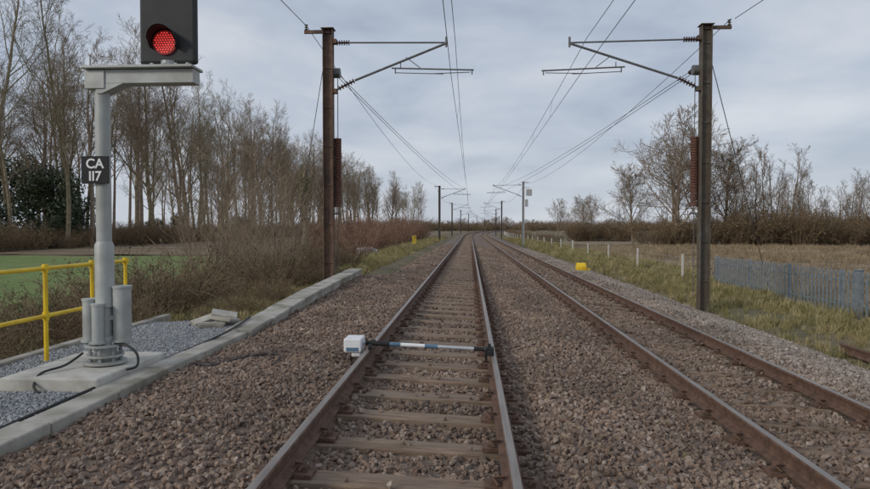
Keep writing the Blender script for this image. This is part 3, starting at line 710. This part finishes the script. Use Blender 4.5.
def grass(name,x,y,z,s,src=None):
    n=len(x); rt=np.zeros((n,3)); rt[:,2]=rng.uniform(0,6.28,n)
    scatter(name,np.stack([x+cx(y),y,z],1),rt,np.stack([s,s,s*rng.uniform(.7,1.3,n)],1),rng.integers(0,6,n),[t.copy() for t in (src or tufts)])
X=[];Y=[];S=[]
for y0,y1,den,sc in((5,16,60,.75),(16,32,38,1.0),(32,70,14,1.6),(70,130,5,2.4)):
    n=int(5.6*(y1-y0)*den); X.append(6.5+rng.beta(1.4,1.3,n)*5.6); Y.append(rng.uniform(y0,y1,n)); S.append(rng.uniform(.4,1.25,n)*sc)
X=np.concatenate(X);Y=np.concatenate(Y);S=np.concatenate(S); cl=np.sin(X*1.7+Y*.6)*np.sin(Y*.9-X)+rng.normal(0,.5,len(X)); k=cl>-.35; X,Y,S=X[k],Y[k],S[k]*(1+.35*np.clip(cl[k],-.3,1))
grass('verge_grass',X,Y,gz(X,Y),S)
# stubble standing in rows on the right-hand field
M['straw']=rand_mat('straw',[(0.46,0.36,0.22),(0.25,0.18,0.105),(0.36,0.28,0.17),(0.14,0.095,0.06)],noise=False)
stt=[tuft(s+80,M['straw'],h=.22,n=30,w=.3) for s in range(6)]
n=15000; Y=12+73*rng.random(n)**.8; X=12.2+rng.random(n)*(Y*.85+6)
Y=np.round(Y/1.25)*1.25+rng.normal(0,.2,n)-.12*X/(2*math.pi)*1.25; k=(np.sin(X*.13+Y*.2)+rng.normal(0,.7,n)>-.2)&(Y>11); X,Y=X[k],Y[k]
grass('field_stubble',X,Y,ridge(X,Y)+.05,rng.uniform(.5,1.4,len(X))*(1+Y/60),stt)
X=[];Y=[];S=[]
for x0,x1,y0,y1,den,sc in((-11,-5.7,4,20,45,.95),(-12,-3.9,20,36,26,1.2),(-5.6,-3.8,11,20,60,.8),(-13,-3.9,36,110,7,2.0)):
    n=int((x1-x0)*(y1-y0)*den); X.append(rng.uniform(x0,x1,n)); Y.append(rng.uniform(y0,y1,n)); S.append(rng.uniform(.4,1.2,n)*sc)
X=np.concatenate(X);Y=np.concatenate(Y);S=np.concatenate(S); grass('rough_grass',X,Y,gz(X,Y),S)
n=90; x=rng.uniform(.7,1.9,n); y=rng.uniform(3,12,n); x[60:]=rng.uniform(5.4,6.8,30); y[60:]=rng.uniform(5,14,30)
grass('ballast_weeds',x,y,bz(x,y),rng.uniform(.12,.3,n))

# ---------------------------------------------------------------- world, sun, camera
el,az=math.radians(26),math.radians(232)
w=bpy.data.worlds.new('World'); SC.world=w; w.use_nodes=True; nt=w.node_tree; N=nt.nodes; L=nt.links
bg=N['Background']; sky=N.new('ShaderNodeTexSky'); sky.sky_type='NISHITA'; sky.sun_disc=False; sky.sun_elevation=el; sky.sun_rotation=az
tc=N.new('ShaderNodeTexCoord'); sp=N.new('ShaderNodeSeparateXYZ'); L.new(tc.outputs['Generated'],sp.inputs[0])
ad=N.new('ShaderNodeMath'); ad.operation='ADD'; ad.inputs[1].default_value=.20; 
ab=N.new('ShaderNodeMath'); ab.operation='ABSOLUTE'; L.new(sp.outputs[2],ab.inputs[0]); L.new(ab.outputs[0],ad.inputs[0])
dx=N.new('ShaderNodeMath'); dx.operation='DIVIDE'; L.new(sp.outputs[0],dx.inputs[0]); L.new(ad.outputs[0],dx.inputs[1])
dy=N.new('ShaderNodeMath'); dy.operation='DIVIDE'; L.new(sp.outputs[1],dy.inputs[0]); L.new(ad.outputs[0],dy.inputs[1])
cb=N.new('ShaderNodeCombineXYZ'); L.new(dx.outputs[0],cb.inputs[0]); L.new(dy.outputs[0],cb.inputs[1])
nz=N.new('ShaderNodeTexNoise'); nz.inputs['Scale'].default_value=1.25; nz.inputs['Detail'].default_value=8; nz.inputs['Roughness'].default_value=.5; nz.inputs['Distortion'].default_value=.25; L.new(cb.outputs[0],nz.inputs['Vector'])
cr=N.new('ShaderNodeValToRGB'); e=cr.color_ramp.elements; e[0].position=.36; e[0].color=(.37,.435,.545,1); e[1].position=.68; e[1].color=(.71,.735,.785,1)
x=e.new(.5); x.color=(.505,.565,.665,1); L.new(nz.outputs['Fac'],cr.inputs[0])
hz=N.new('ShaderNodeMapRange'); hz.inputs[1].default_value=0; hz.inputs[2].default_value=.22; hz.inputs[3].default_value=.7; hz.inputs[4].default_value=0; L.new(sp.outputs[2],hz.inputs[0])
m1=N.new('ShaderNodeMixRGB'); L.new(hz.outputs[0],m1.inputs[0]); L.new(cr.outputs[0],m1.inputs[1]); m1.inputs[2].default_value=(.63,.67,.74,1)
sk=N.new('ShaderNodeMixRGB'); sk.blend_type='MULTIPLY'; sk.inputs[0].default_value=1; L.new(sky.outputs[0],sk.inputs[1]); sk.inputs[2].default_value=(.08,.08,.08,1)
m2=N.new('ShaderNodeMixRGB'); m2.inputs[0].default_value=.9; L.new(sk.outputs[0],m2.inputs[1]); L.new(m1.outputs[0],m2.inputs[2])
L.new(m2.outputs[0],bg.inputs['Color']); bg.inputs['Strength'].default_value=1.0
sl=bpy.data.lights.new('sun','SUN'); sl.energy=1.5; sl.angle=math.radians(12); sl.color=(1,.93,.82); so=bpy.data.objects.new('sun',sl); COL.objects.link(so)
d=Vector((math.sin(az)*math.cos(el),math.cos(az)*math.cos(el),math.sin(el))); so.rotation_euler=d.to_track_quat('Z','Y').to_euler()
cam=bpy.data.cameras.new('camera'); co=bpy.data.objects.new('camera',cam); COL.objects.link(co); SC.camera=co
cam.sensor_width=36; cam.lens=26.48; cam.clip_start=.05; cam.clip_end=8000
co.location=(0,0,1.49); co.rotation_euler=(math.radians(90-1.477),0,math.radians(3.13))
SC.view_settings.view_transform='Standard'; SC.view_settings.look='None'; SC.view_settings.exposure=0
